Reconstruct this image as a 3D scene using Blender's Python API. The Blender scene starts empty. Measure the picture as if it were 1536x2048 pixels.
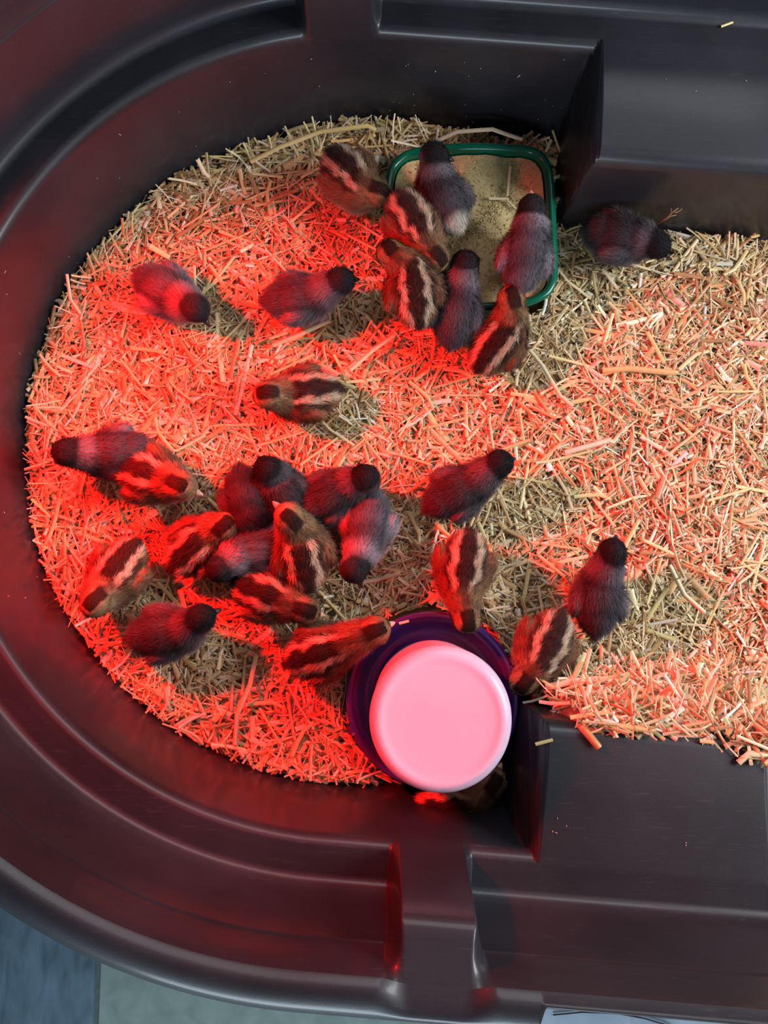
import bpy, bmesh, math, random
import numpy as np
from mathutils import Vector, Matrix

random.seed(7)
rng = np.random.default_rng(11)
scene = bpy.context.scene
COL = scene.collection

# ------------------------------------------------------------------ camera
F, CX, CY, TH, CAMH = 1490.0, 768.0, 1024.0, math.radians(6.62), 1.0
cam_d = bpy.data.cameras.new('camera')
cam = bpy.data.objects.new('camera', cam_d)
COL.objects.link(cam)
cam.location = (0, 0, CAMH)
cam.rotation_euler = (TH, 0, 0)
cam_d.sensor_fit = 'VERTICAL'
cam_d.sensor_height = 24.0
cam_d.sensor_width = 18.0
cam_d.lens = 24.0 * F / 2048.0
cam_d.clip_start = 0.01
scene.camera = cam


def at(px, py, z):
    """world point seen at a pixel of the 1536x2048 photograph, at height z"""
    x = (px - CX) / F
    y = -(py - CY) / F
    Y = y * math.cos(TH) + math.sin(TH)
    Z = y * math.sin(TH) - math.cos(TH)
    t = (z - CAMH) / Z
    return Vector((x * t, Y * t, z))


# ------------------------------------------------------------------ world, lights, exposure
world = bpy.data.worlds.new('world')
scene.world = world
world.use_nodes = True
wn = world.node_tree.nodes
wn['Background'].inputs[0].default_value = (0.74, 0.83, 1.0, 1)
wn['Background'].inputs[1].default_value = 0.10


def area(name, loc, target, sx, sy, power, col):
    d = bpy.data.lights.new(name, 'AREA')
    d.shape = 'RECTANGLE'
    d.size, d.size_y, d.energy, d.color = sx, sy, power, col
    o = bpy.data.objects.new(name, d)
    COL.objects.link(o)
    o.location = loc
    o.rotation_euler = (Vector(target) - Vector(loc)).to_track_quat('-Z', 'Y').to_euler()
    return o


area('window_light_far', (0.8, 2.3, 2.0), (0.2, 0.3, 0), 1.8, 1.2, 24, (0.90, 0.95, 1.0))
area('window_light_side', (1.85, 0.25, 1.2), (0.2, 0.15, 0), 0.9, 0.9, 46, (0.92, 0.96, 1.0))
area('window_light_low', (-0.2, -2.3, 0.95), (0.0, -0.3, 0.2), 1.8, 0.9, 54, (0.72, 0.88, 1.0))
lamp_d = bpy.data.lights.new('heat_lamp_light', 'SPOT')
lamp_d.energy = 135
lamp_d.color = (1.0, 0.002, 0.001)
lamp_d.spot_size = math.radians(80)
lamp_d.spot_blend = 1.0
lamp_d.shadow_soft_size = 0.055
lamp = bpy.data.objects.new('heat_lamp_light', lamp_d)
COL.objects.link(lamp)
lamp.location = (-0.60, 0.40, 0.58)
lamp.rotation_euler = (at(610, 1080, 0) - lamp.location).to_track_quat('-Z', 'Y').to_euler()

vs = scene.view_settings
vs.view_transform = 'Standard'
vs.look = 'None'
vs.gamma = 1.0
vs.use_curve_mapping = False
vs.exposure = 0.0


# ------------------------------------------------------------------ helpers
def tag(o, label=None, cat=None, group=None, kind=None):
    if label: o['label'] = label
    if cat: o['category'] = cat
    if group: o['group'] = group
    if kind: o['kind'] = kind
    return o


def empty(name, loc):
    o = bpy.data.objects.new(name, None)
    o.empty_display_size = 0.02
    o.location = loc
    COL.objects.link(o)
    return o


def mesh_obj(name, verts, faces, mat, parent=None, smooth=True, cols=None, loc=None, nrm=None):
    me = bpy.data.meshes.new(name)
    if isinstance(verts, np.ndarray): verts = verts.tolist()
    if isinstance(faces, np.ndarray): faces = faces.tolist()
    me.from_pydata(verts, [], faces)
    if smooth: me.polygons.foreach_set('use_smooth', [True] * len(me.polygons))
    if cols is not None:
        a = me.color_attributes.new('Col', 'FLOAT_COLOR', 'POINT')
        c = np.ones((len(verts), 4), np.float32); c[:, :3] = cols
        a.data.foreach_set('color', c.ravel())
    if nrm is not None:
        a = me.attributes.new('fnormal', 'FLOAT_VECTOR', 'POINT')
        a.data.foreach_set('vector', np.asarray(nrm, np.float32).ravel())
    me.materials.append(mat)
    o = bpy.data.objects.new(name, me)
    if loc is not None: o.location = loc
    COL.objects.link(o)
    if parent is not None: o.parent = parent
    return o


def lathe(prof, n=96, c=(0, 0)):
    """profile [(r,z)...] turned about z"""
    v, f = [], []
    for i in range(n):
        a = 2 * math.pi * i / n
        for r, z in prof: v.append((c[0] + r * math.cos(a), c[1] + r * math.sin(a), z))
    m = len(prof)
    for i in range(n):
        j = (i + 1) % n
        for k in range(m - 1):
            f.append((i * m + k, j * m + k, j * m + k + 1, i * m + k + 1))
    return v, f


def tube(pts, rad, n=8):
    """round tube with a radius per point, closed ends"""
    pts = [Vector(p) for p in pts]
    if not isinstance(rad, (list, tuple)): rad = [rad] * len(pts)
    v, f = [], []
    for i, p in enumerate(pts):
        d = (pts[min(i + 1, len(pts) - 1)] - pts[max(i - 1, 0)]).normalized()
        q = d.to_track_quat('Z', 'Y')
        for k in range(n):
            a = 2 * math.pi * k / n
            v.append(tuple(p + q @ Vector((math.cos(a) * rad[i], math.sin(a) * rad[i], 0))))
    for i in range(len(pts) - 1):
        for k in range(n):
            l = (k + 1) % n
            f.append((i * n + k, i * n + l, (i + 1) * n + l, (i + 1) * n + k))
    f.append(tuple(range(n))[::-1]); b = (len(pts) - 1) * n
    f.append(tuple(range(b, b + n)))
    return v, f


def merge(*vf):
    V, Fc = [], []
    for v, f in vf:
        o = len(V); V += list(v); Fc += [tuple(i + o for i in q) for q in f]
    return V, Fc


# ------------------------------------------------------------------ materials
def material(name):
    m = bpy.data.materials.new(name)
    m.use_nodes = True
    nt = m.node_tree
    return m, nt, nt.nodes['Principled BSDF']


def plain(name, col, rough=0.5, spec=0.5, noise=0.0, nscale=30.0, bump=0.0, bscale=300.0):
    m, nt, b = material(name)
    b.inputs['Base Color'].default_value = (*col, 1)
    b.inputs['Roughness'].default_value = rough
    b.inputs['Specular IOR Level'].default_value = spec
    tc = nt.nodes.new('ShaderNodeTexCoord')
    if noise:
        n = nt.nodes.new('ShaderNodeTexNoise'); n.inputs['Scale'].default_value = nscale; n.inputs['Detail'].default_value = 6
        nt.links.new(tc.outputs['Object'], n.inputs['Vector'])
        r = nt.nodes.new('ShaderNodeMix'); r.data_type = 'RGBA'
        r.inputs[6].default_value = (*[c * (1 - noise) for c in col], 1)
        r.inputs[7].default_value = (*[min(1, c * (1 + noise)) for c in col], 1)
        nt.links.new(n.outputs['Fac'], r.inputs[0]); nt.links.new(r.outputs[2], b.inputs['Base Color'])
    if bump:
        n2 = nt.nodes.new('ShaderNodeTexNoise'); n2.inputs['Scale'].default_value = bscale; n2.inputs['Detail'].default_value = 4
        nt.links.new(tc.outputs['Object'], n2.inputs['Vector'])
        bp = nt.nodes.new('ShaderNodeBump'); bp.inputs['Strength'].default_value = bump; bp.inputs['Distance'].default_value = 0.001
        nt.links.new(n2.outputs['Fac'], bp.inputs['Height']); nt.links.new(bp.outputs[0], b.inputs['Normal'])
    return m


def plastic_mat():
    m, nt, b = material('black_moulded_plastic')
    N, Lk = nt.nodes.new, nt.links.new
    tc = N('ShaderNodeTexCoord')
    n1 = N('ShaderNodeTexNoise'); n1.inputs['Scale'].default_value = 9; n1.inputs['Detail'].default_value = 5
    n2 = N('ShaderNodeTexNoise'); n2.inputs['Scale'].default_value = 900; n2.inputs['Detail'].default_value = 3
    mp = N('ShaderNodeMapping'); mp.inputs['Scale'].default_value = (14, 160, 160); mp.inputs['Rotation'].default_value = (0, 0, 1.1)
    n3 = N('ShaderNodeTexNoise'); n3.inputs['Scale'].default_value = 3.0; n3.inputs['Detail'].default_value = 6
    Lk(tc.outputs['Object'], n1.inputs['Vector']); Lk(tc.outputs['Object'], n2.inputs['Vector'])
    Lk(tc.outputs['Object'], mp.inputs[0]); Lk(mp.outputs[0], n3.inputs['Vector'])
    r = N('ShaderNodeValToRGB')
    r.color_ramp.elements[0].position = 0.3; r.color_ramp.elements[0].color = (0.011, 0.0105, 0.0145, 1)
    r.color_ramp.elements[1].position = 0.75; r.color_ramp.elements[1].color = (0.021, 0.020, 0.027, 1)
    Lk(n1.outputs['Fac'], r.inputs[0])
    sc = N('ShaderNodeValToRGB')
    sc.color_ramp.elements[0].position = 0.6; sc.color_ramp.elements[0].color = (0, 0, 0, 1)
    sc.color_ramp.elements[1].position = 0.8; sc.color_ramp.elements[1].color = (1, 1, 1, 1)
    Lk(n3.outputs['Fac'], sc.inputs[0])
    mx = N('ShaderNodeMix'); mx.data_type = 'RGBA'
    mx.inputs[7].default_value = (0.055, 0.055, 0.062, 1)
    ml = N('ShaderNodeMath'); ml.operation = 'MULTIPLY'; ml.inputs[1].default_value = 0.55
    Lk(sc.outputs[0], ml.inputs[0]); Lk(ml.outputs[0], mx.inputs[0]); Lk(r.outputs[0], mx.inputs[6])
    Lk(mx.outputs[2], b.inputs['Base Color'])
    rr = N('ShaderNodeMapRange'); rr.inputs[3].default_value = 0.40; rr.inputs[4].default_value = 0.54
    Lk(n1.outputs['Fac'], rr.inputs[0]); Lk(rr.outputs[0], b.inputs['Roughness'])
    b.inputs['Specular IOR Level'].default_value = 0.5
    b.inputs['Coat Weight'].default_value = 0.35
    b.inputs['Coat Roughness'].default_value = 0.17
    bp = N('ShaderNodeBump'); bp.inputs['Strength'].default_value = 0.30; bp.inputs['Distance'].default_value = 0.0004
    Lk(n2.outputs['Fac'], bp.inputs['Height']); Lk(bp.outputs[0], b.inputs['Normal'])
    return m


def attr_mat(name, rough, spec=0.5, use_normal=False, sheen=0.0, sub=0.0, grain=0.0):
    m, nt, b = material(name)
    a = nt.nodes.new('ShaderNodeAttribute'); a.attribute_name = 'Col'
    src = a.outputs['Color']
    if grain:
        tc = nt.nodes.new('ShaderNodeTexCoord')
        n = nt.nodes.new('ShaderNodeTexNoise'); n.inputs['Scale'].default_value = 260; n.inputs['Detail'].default_value = 3
        nt.links.new(tc.outputs['Object'], n.inputs['Vector'])
        mr = nt.nodes.new('ShaderNodeMapRange'); mr.inputs[3].default_value = 1 - grain; mr.inputs[4].default_value = 1 + grain
        nt.links.new(n.outputs['Fac'], mr.inputs[0])
        mu = nt.nodes.new('ShaderNodeVectorMath'); mu.operation = 'SCALE'
        nt.links.new(src, mu.inputs[0]); nt.links.new(mr.outputs[0], mu.inputs[3]); src = mu.outputs[0]
    nt.links.new(src, b.inputs['Base Color'])
    b.inputs['Roughness'].default_value = rough
    b.inputs['Specular IOR Level'].default_value = spec
    if sheen: b.inputs['Sheen Weight'].default_value = sheen
    if sub: b.inputs['Transmission Weight'].default_value = sub
    if use_normal:
        an = nt.nodes.new('ShaderNodeAttribute'); an.attribute_name = 'fnormal'
        nt.links.new(an.outputs['Vector'], b.inputs['Normal'])
    return m


M_plastic = plastic_mat()
M_straw = attr_mat('straw', 0.34, 0.55, grain=0.22)
M_down = attr_mat('chick_down', 0.75, 0.25, use_normal=True, sheen=0.12)
M_skin = attr_mat('chick_down_underlay', 0.8, 0.15)
M_eye = plain('chick_eye', (0.004, 0.003, 0.003), 0.08, 0.6)
M_beak_pink = plain('pale_pink_beak', (0.62, 0.36, 0.27), 0.4, 0.4, noise=0.15, nscale=200)
M_beak_dark = plain('dark_horn_beak', (0.02, 0.017, 0.018), 0.4, 0.4, noise=0.2, nscale=200)
M_leg_pale = plain('pale_scaled_leg', (0.5, 0.3, 0.2), 0.5, 0.4, noise=0.2, nscale=400, bump=0.3, bscale=700)
M_leg_dark = plain('slate_scaled_leg', (0.06, 0.05, 0.05), 0.5, 0.4, noise=0.2, nscale=400, bump=0.3, bscale=700)
M_green = plain('glossy_green_plastic', (0.0, 0.12, 0.065), 0.2, 0.5, noise=0.1, nscale=40)
M_purple = plain('purple_plastic', (0.055, 0.012, 0.16), 0.25, 0.5, noise=0.08, nscale=30)
M_feed = plain('crumbled_feed', (0.50, 0.37, 0.17), 0.85, 0.2, noise=0.45, nscale=160, bump=0.9, bscale=420)
M_crumb = attr_mat('feed_crumb', 0.85, 0.2, grain=0.5)


def jar_mat():
    m, nt, b = material('translucent_white_plastic')
    b.inputs['Base Color'].default_value = (0.72, 0.56, 0.72, 1)
    b.inputs['Roughness'].default_value = 0.28
    b.inputs['Subsurface Weight'].default_value = 0.55
    b.inputs['Subsurface Radius'].default_value = (0.05, 0.035, 0.035)
    b.inputs['Subsurface Scale'].default_value = 0.6
    tc = nt.nodes.new('ShaderNodeTexCoord')
    n = nt.nodes.new('ShaderNodeTexNoise'); n.inputs['Scale'].default_value = 14
    nt.links.new(tc.outputs['Object'], n.inputs['Vector'])
    bp = nt.nodes.new('ShaderNodeBump'); bp.inputs['Strength'].default_value = 0.05; bp.inputs['Distance'].default_value = 0.002
    nt.links.new(n.outputs['Fac'], bp.inputs['Height']); nt.links.new(bp.outputs[0], b.inputs['Normal'])
    return m


M_jar = jar_mat()


def water_mat():
    m, nt, b = material('water')
    b.inputs['Base Color'].default_value = (0.95, 0.97, 1.0, 1)
    b.inputs['Roughness'].default_value = 0.02
    b.inputs['Transmission Weight'].default_value = 1.0
    b.inputs['IOR'].default_value = 1.33
    tc = nt.nodes.new('ShaderNodeTexCoord')
    n = nt.nodes.new('ShaderNodeTexNoise'); n.inputs['Scale'].default_value = 40
    nt.links.new(tc.outputs['Object'], n.inputs['Vector'])
    bp = nt.nodes.new('ShaderNodeBump'); bp.inputs['Strength'].default_value = 0.08; bp.inputs['Distance'].default_value = 0.002
    nt.links.new(n.outputs['Fac'], bp.inputs['Height']); nt.links.new(bp.outputs[0], b.inputs['Normal'])
    return m


def tile_mat(name, c1, c2, scale, stretch, rough):
    m, nt, b = material(name)
    N, Lk = nt.nodes.new, nt.links.new
    tc = N('ShaderNodeTexCoord'); mp = N('ShaderNodeMapping'); mp.inputs['Scale'].default_value = stretch
    n = N('ShaderNodeTexNoise'); n.inputs['Scale'].default_value = scale; n.inputs['Detail'].default_value = 8; n.inputs['Distortion'].default_value = 0.6
    r = N('ShaderNodeValToRGB')
    r.color_ramp.elements[0].position = 0.3; r.color_ramp.elements[0].color = (*c1, 1)
    r.color_ramp.elements[1].position = 0.7; r.color_ramp.elements[1].color = (*c2, 1)
    Lk(tc.outputs['Object'], mp.inputs[0]); Lk(mp.outputs[0], n.inputs['Vector']); Lk(n.outputs['Fac'], r.inputs[0])
    Lk(r.outputs[0], b.inputs['Base Color']); b.inputs['Roughness'].default_value = rough
    bp = N('ShaderNodeBump'); bp.inputs['Strength'].default_value = 0.3; bp.inputs['Distance'].default_value = 0.001
    Lk(n.outputs['Fac'], bp.inputs['Height']); Lk(bp.outputs[0], b.inputs['Normal'])
    return m


M_slate = tile_mat('blue_slate_tile', (0.035, 0.07, 0.10), (0.10, 0.17, 0.225), 14, (3, 1, 1), 0.45)
M_pale = tile_mat('pale_grey_green_tile', (0.13, 0.19, 0.17), (0.21, 0.28, 0.255), 30, (1, 1, 1), 0.5)
M_bluegrey = tile_mat('light_blue_grey_tile', (0.22, 0.29, 0.36), (0.34, 0.42, 0.50), 20, (1, 1, 1), 0.45)
M_grout = plain('tile_grout', (0.09, 0.11, 0.115), 0.9, 0.2, noise=0.3, nscale=120, bump=0.4)

# ------------------------------------------------------------------ tank frame
TA = math.radians(-4.5)
XC, XR, YC = -0.047, 0.60, 0.2175


def T(l):
    """tank frame -> world (x, y)"""
    return (l[0] * math.cos(TA) - l[1] * math.sin(TA), l[0] * math.sin(TA) + l[1] * math.cos(TA))


def Tin(x, y):
    return (x * math.cos(TA) + y * math.sin(TA), -x * math.sin(TA) + y * math.cos(TA))


# ------------------------------------------------------------------ floor outside (setting)
FZ = -0.125
floor = mesh_obj('floor', [(-1.9, -1.7, FZ - 0.002), (1.9, -1.7, FZ - 0.002), (1.9, 1.9, FZ - 0.002), (-1.9, 1.9, FZ - 0.002),
                           (-1.9, -1.7, FZ - 0.03), (1.9, -1.7, FZ - 0.03), (1.9, 1.9, FZ - 0.03), (-1.9, 1.9, FZ - 0.03)],
                 [(0, 1, 2, 3), (7, 6, 5, 4), (0, 4, 5, 1), (1, 5, 6, 2), (2, 6, 7, 3), (3, 7, 4, 0)], M_grout, smooth=False)
tag(floor, kind='structure')


def tile(x0, y0, x1, y1, mat):
    b, g = 0.003, 0.0015
    x0 += g; y0 += g; x1 -= g; y1 -= g
    z0, z1 = FZ - 0.004, FZ
    v = [(x0, y0, z0), (x1, y0, z0), (x1, y1, z0), (x0, y1, z0),
         (x0 + b, y0 + b, z1), (x1 - b, y0 + b, z1), (x1 - b, y1 - b, z1), (x0 + b, y1 - b, z1)]
    f = [(4, 5, 6, 7), (0, 1, 5, 4), (1, 2, 6, 5), (2, 3, 7, 6), (3, 0, 4, 7)]
    return mesh_obj('tile', v, f, mat, floor, smooth=False)


xs = [-0.406 + .606 * k for k in range(-2, 4)]
ys = [-0.32 + .6 * k for k in range(-2, 4)]
for i in range(5):
    for j in range(5):
        mat = M_slate if (i + j) % 2 == 0 else M_pale
        if i >= 3 and j == 1: mat = M_bluegrey
        tile(xs[i], ys[j], xs[i + 1], ys[j + 1], mat)

# ------------------------------------------------------------------ stock tank
P_DEF = [(.45, -.06), (.4625, 0), (.472, .08), (.4785, .136), (.480, .143), (.483, .1485), (.488, .1508), (.490, .151), (.4925, .151),
         (.494, .151), (.496, .151), (.498, .151), (.502, .151), (.518, .150), (.523, .1505), (.5255, .154), (.5285, .156), (.531, .165),
         (.534, .20), (.5372, .2585), (.5362, .2595), (.5382, .2605), (.540, .28), (.5415, .298), (.544, .310), (.550, .317), (.558, .320), (.568, .319),
         (.576, .314), (.580, .304), (.580, .275), (.572, .272), (.565, .2), (.50, -.122)]
P_BEN = [(.33, -.06), (.3325, 0), (.3355, .08), (.3375, .122), (.340, .132), (.346, .1385), (.355, .1435), (.42, .147), (.470, .150),
         (.482, .1505), (.486, .1508), (.490, .151), (.495, .151)] + P_DEF[13:]
P_PIL = [(.45, -.06), (.4625, 0), (.472, .08), (.477, .128), (.4785, .140), (.480, .150), (.481, .158), (.4818, .166), (.4828, .175), (.484, .185), (.485, .195),
         (.4865, .206), (.488, .218), (.4898, .230), (.4915, .241), (.4935, .253), (.4955, .264), (.498, .274), (.5005, .282), (.504, .287), (.509, .2905),
         (.517, .2935), (.527, .297), (.538, .3015), (.549, .3065), (.558, .311), (.566, .3145), (.571, .3155)] + P_DEF[28:]
P_DEF, P_BEN, P_PIL = (np.array(p) for p in (P_DEF, P_BEN, P_PIL))
NP_ = len(P_DEF)


def sstep(a, b, x):
    t = np.clip((x - a) / (b - a), 0, 1)
    return t * t * (3 - 2 * t)


def bump_(x, a, b, w):
    return sstep(a - w / 2, a + w / 2, x) * (1 - sstep(b - w / 2, b + w / 2, x))


def lin_bump(x, a, b, w):
    return np.clip((x - a) / w + .5, 0, 1) * (1 - np.clip((x - b) / w + .5, 0, 1))


def profile(side, x):
    """rows of the wall profile at local x on a straight side ('b' bottom, 't' top)"""
    i = np.arange(NP_)
    wp = np.where(i < 20, 0.012, np.interp(i, [20, 25, 29], [0.014, 0.03, 0.06]))
    wb = 0.005
    dr = np.interp(i, [0, 1, 3, 4, 5, 6, 9, 10, 11, 12], [-.012, -.010, -.001, .001, .004, .008, .008, .008, .008, .008])
    if side == 'b':
        bl = lin_bump(x, 0.186 + dr, 0.455 - dr * 2, wb); pl = bump_(x, 0.033, 0.112, wp)
    else:
        bl = lin_bump(x, 0.212 + dr, 0.50 - dr * 2, wb); pl = bump_(x, -0.154, -0.066, wp)
    p = P_DEF + (P_BEN - P_DEF) * bl[:, None]
    p = p + (P_PIL - p) * pl[:, None]
    if side == 'b':
        k = sstep(0.160, 0.166, x)
        nar = p.copy()
        lo = i >= 26
        nar[lo, 0] = np.minimum(nar[lo, 0], np.interp(i[lo], [26, 27, 28, 29, 30, 31, 32, 33], [.551, .5535, .556, .5575, .5575, .556, .552, .50]))
        p = p + (nar - p) * k
    return p


def sides_x(marks):
    x = set(np.round(np.arange(XC, XR + 1e-6, 0.012), 4))
    for m, w in marks:
        x |= set(np.round(np.arange(m - w, m + w, 0.0007), 4))
    return np.array(sorted(v for v in x if XC <= v <= XR))


rows = []   # (base point, normal, profile)
for x in sides_x([(0.033, .02), (0.112, .03), (0.188, .020), (0.452, .030), (0.163, .005)]):
    rows.append(((x, YC), (0, -1), profile('b', x)))
for a in np.radians(np.arange(-88.5, 89, 1.5)):
    rows.append(((XR, YC), (math.cos(a), math.sin(a)), P_DEF))
for x in sides_x([(0.214, .020), (0.497, .030), (-0.066, .03)])[::-1]:
    rows.append(((x, YC), (0, 1), profile('t', x)))
# the upper moulded rib starts on the bend: blend it by arc length
for a in np.radians(np.concatenate([np.arange(90.2, 106, 0.2), np.arange(106, 270, 1.25)])):
    s = XC - 0.4855 * (a - math.pi / 2)
    rows.append(((XC, YC), (math.cos(a), math.sin(a)), profile('t', s) if s > -0.3 else P_DEF))

nr = len(rows)
W = np.zeros((nr, NP_, 3))
for i, (bs, n, p) in enumerate(rows):
    lx = bs[0] + n[0] * p[:, 0]; ly = bs[1] + n[1] * p[:, 0]
    W[i, :, 0] = lx * math.cos(TA) - ly * math.sin(TA)
    W[i, :, 1] = lx * math.sin(TA) + ly * math.cos(TA)
    W[i, :, 2] = p[:, 1]
tank_c = T((0.28, YC))
tank = tag(empty('stock_tank', (tank_c[0], tank_c[1], FZ)),
           'oval black moulded plastic stock tank holding the straw and all the chicks', 'tank')
OFF = np.array([tank_c[0], tank_c[1], FZ])


def strip(name, k0, k1, extra=None):
    m = k1 - k0 + 1
    v = (W[:, k0:k1 + 1] - OFF).reshape(-1, 3)
    f = []
    for i in range(nr):
        j = (i + 1) % nr
        for k in range(m - 1):
            f.append((i * m + k, i * m + k + 1, j * m + k + 1, j * m + k))
    v = v.tolist()
    if extra: f.append(tuple(i * m for i in range(nr)))
    o = mesh_obj(name, v, f, M_plastic, tank)
    wnm = o.modifiers.new('weighted', 'WEIGHTED_NORMAL'); wnm.weight = 80; wnm.mode = 'FACE_AREA'
    return o


strip('wall', 0, 24, extra=True)
strip('rim', 24, NP_ - 1)

# ------------------------------------------------------------------ straw bedding
PAL = np.array([(.66, .44, .20), (.80, .60, .36), (.60, .47, .21), (.40, .23, .09), (.90, .79, .60), (.60, .36, .15), (.72, .56, .30)])


def in_litter(x, y, m=0.0):
    lx, ly = Tin(x, y)
    cxx = np.clip(lx, XC, XR)
    d = np.hypot(lx - cxx, ly - YC)
    ok = d < 0.4615 - m
    yy = ly - YC
    ok &= ~((yy < -(0.330 - m + .020 * np.clip((lx - .19) / .05, 0, 1) + .03 * np.clip((lx - .36) / .1, 0, 1))) & (lx > 0.176 - m) & (lx < 0.470 + m))
    ok &= ~((yy > 0.330 - m) & (lx > 0.203 - m) & (lx < 0.51 + m))
    # bare pocket between the drinker and the lower shelf
    ok &= ~((lx > 0.135 - m) & (lx < 0.2) & (ly < -0.128 + m) )
    ok &= ~((lx > 0.02) & (ly < -0.238 + m))
    return ok


def litter_z(x, y):
    lx, ly = Tin(x, y)
    h = 0.005 * np.sin(9 * x + 1.3) * np.cos(11 * y) + 0.004 * np.sin(23 * x - 17 * y) + 0.003 * np.sin(31 * y + 13 * x)
    cxx = np.clip(lx, XC, XR)
    d = np.hypot(lx - cxx, ly - YC)
    h = h + 0.012 * np.clip((d - 0.36) / 0.10, 0, 1) * (lx < 0)
    dy = np.abs(ly - YC)
    m = np.clip((lx - 0.19) / 0.04, 0, 1) * np.clip((0.50 - lx) / 0.05, 0, 1) * (ly < YC)
    h = h + 0.150 * m * np.clip((dy - 0.258) / 0.072, 0, 1) ** 1.25
    return h


wat_c = at(865, 1397, 0.03)
tub_px = [(800, 312), (838, 297), (930, 289), (1030, 292), (1072, 300), (1097, 325), (1106, 372), (1111, 470), (1113, 545), (1104, 580), (1080, 600), (1040, 612),
          (960, 618), (870, 610), (806, 598), (782, 570), (772, 500), (771, 420), (776, 345)]
ZR = 0.036
tub_poly = [at(p[0], p[1], ZR) for p in tub_px]
tub_c = sum(tub_poly, Vector()) / len(tub_poly)


def clear_of(x, y):
    """True where neither the tub nor the drinker stands"""
    inside = np.zeros(np.shape(x), bool)
    for i, p in enumerate(tub_poly):
        q = tub_poly[i - 1]
        c = (p.y > y) != (q.y > y)
        inside ^= c & (x < (q.x - p.x) * (y - p.y) / (q.y - p.y + 1e-12) + p.x)
    return ~inside & ~(np.hypot(x - wat_c.x, y - wat_c.y) < .1135)


def straw_geo(c, yaw, ln, wd, pitch, bend, kink, roll, col):
    """many stalks at once: gently bent half-round strips. returns verts (n*12,3), faces, colours"""
    n = len(yaw)
    t = np.array([-.5, -.16, .18, .5])
    u = np.array([-1., 0, 1.])
    tt = t[None, :, None]; uu = u[None, None, :]
    s = lambda a: a[:, None, None]
    X = s(ln) * tt + 0 * uu
    Y = s(ln) * (s(bend) * (tt ** 2 - .08) + s(kink) * np.maximum(0, tt - 0.17)) + s(wd) * .5 * uu
    Z = -np.abs(uu) * s(wd) * 0.30 + s(roll) * uu * s(wd) * .5 + 0 * tt
    cp, sp = np.cos(s(pitch)), np.sin(s(pitch))
    X2 = X * cp - Z * sp; Z2 = X * sp + Z * cp
    cy, sy = np.cos(s(yaw)), np.sin(s(yaw))
    V = np.stack([X2 * cy - Y * sy + s(c[:, 0]), X2 * sy + Y * cy + s(c[:, 1]), Z2 + s(c[:, 2])], -1).reshape(-1, 3)
    base = []
    for a in range(3):
        for b in range(2):
            base.append((a * 3 + b, (a + 1) * 3 + b, (a + 1) * 3 + b + 1, a * 3 + b + 1))
    Fc = (np.array(base)[None] + 12 * np.arange(n)[:, None, None]).reshape(-1, 4)
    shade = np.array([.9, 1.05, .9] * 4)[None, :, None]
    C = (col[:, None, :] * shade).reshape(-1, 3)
    return V, Fc, C


def pick_cols(n):
    w = np.array([.22, .2, .16, .12, .1, .12, .08])
    c = PAL[rng.choice(len(PAL), n, p=w)]
    return np.clip(c * rng.normal(1, .13, (n, 1)) * rng.normal(1, .04, (n, 3)), 0.02, .9)


NS = 50000
bx0, bx1, by0, by1 = -0.62, 0.66, -0.33, 0.75
cx_ = rng.uniform(bx0, bx1, NS * 2); cy_ = rng.uniform(by0, by1, NS * 2)
keep = in_litter(cx_, cy_, 0.004) & clear_of(cx_, cy_)
cx_, cy_ = cx_[keep][:NS], cy_[keep][:NS]
n = len(cx_)
ln = np.clip(rng.lognormal(math.log(.026), .62, n), .007, .10)
wd = np.clip(rng.lognormal(math.log(.0022), .62, n), .0006, .0085)
layer = rng.uniform(0, 1, n) ** 1.0
yaw = rng.uniform(0, 2 * math.pi, n)
pitch = rng.normal(0, .14, n) * np.where(ln > .05, .5, 1)
lift = rng.uniform(0, 1, n) > .985
pitch = np.where(lift, rng.uniform(.3, .7, n), pitch)
bend = rng.normal(0, .12, n)
kink = np.where(rng.uniform(0, 1, n) > .9, rng.normal(0, .5, n), 0)
roll = rng.normal(0, .3, n)
cz = litter_z(cx_, cy_) - .016 + .017 * layer + np.where(lift, .006, 0)
# keep every stalk's ends inside the bedding outline (a few may poke out over the edge)
ok = np.ones(n, bool)
for sgn in (-1, 1):
    ok &= clear_of(cx_ + sgn * .5 * ln * np.cos(yaw), cy_ + sgn * .5 * ln * np.sin(yaw))
    ok &= in_litter(cx_ + sgn * .5 * ln * np.cos(yaw), cy_ + sgn * .5 * ln * np.sin(yaw), -0.001)
sel = ok
V1, F1, C1 = straw_geo(np.stack([cx_, cy_, cz], 1)[sel], yaw[sel], ln[sel], wd[sel], pitch[sel], bend[sel], kink[sel], roll[sel], pick_cols(n)[sel])

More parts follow.
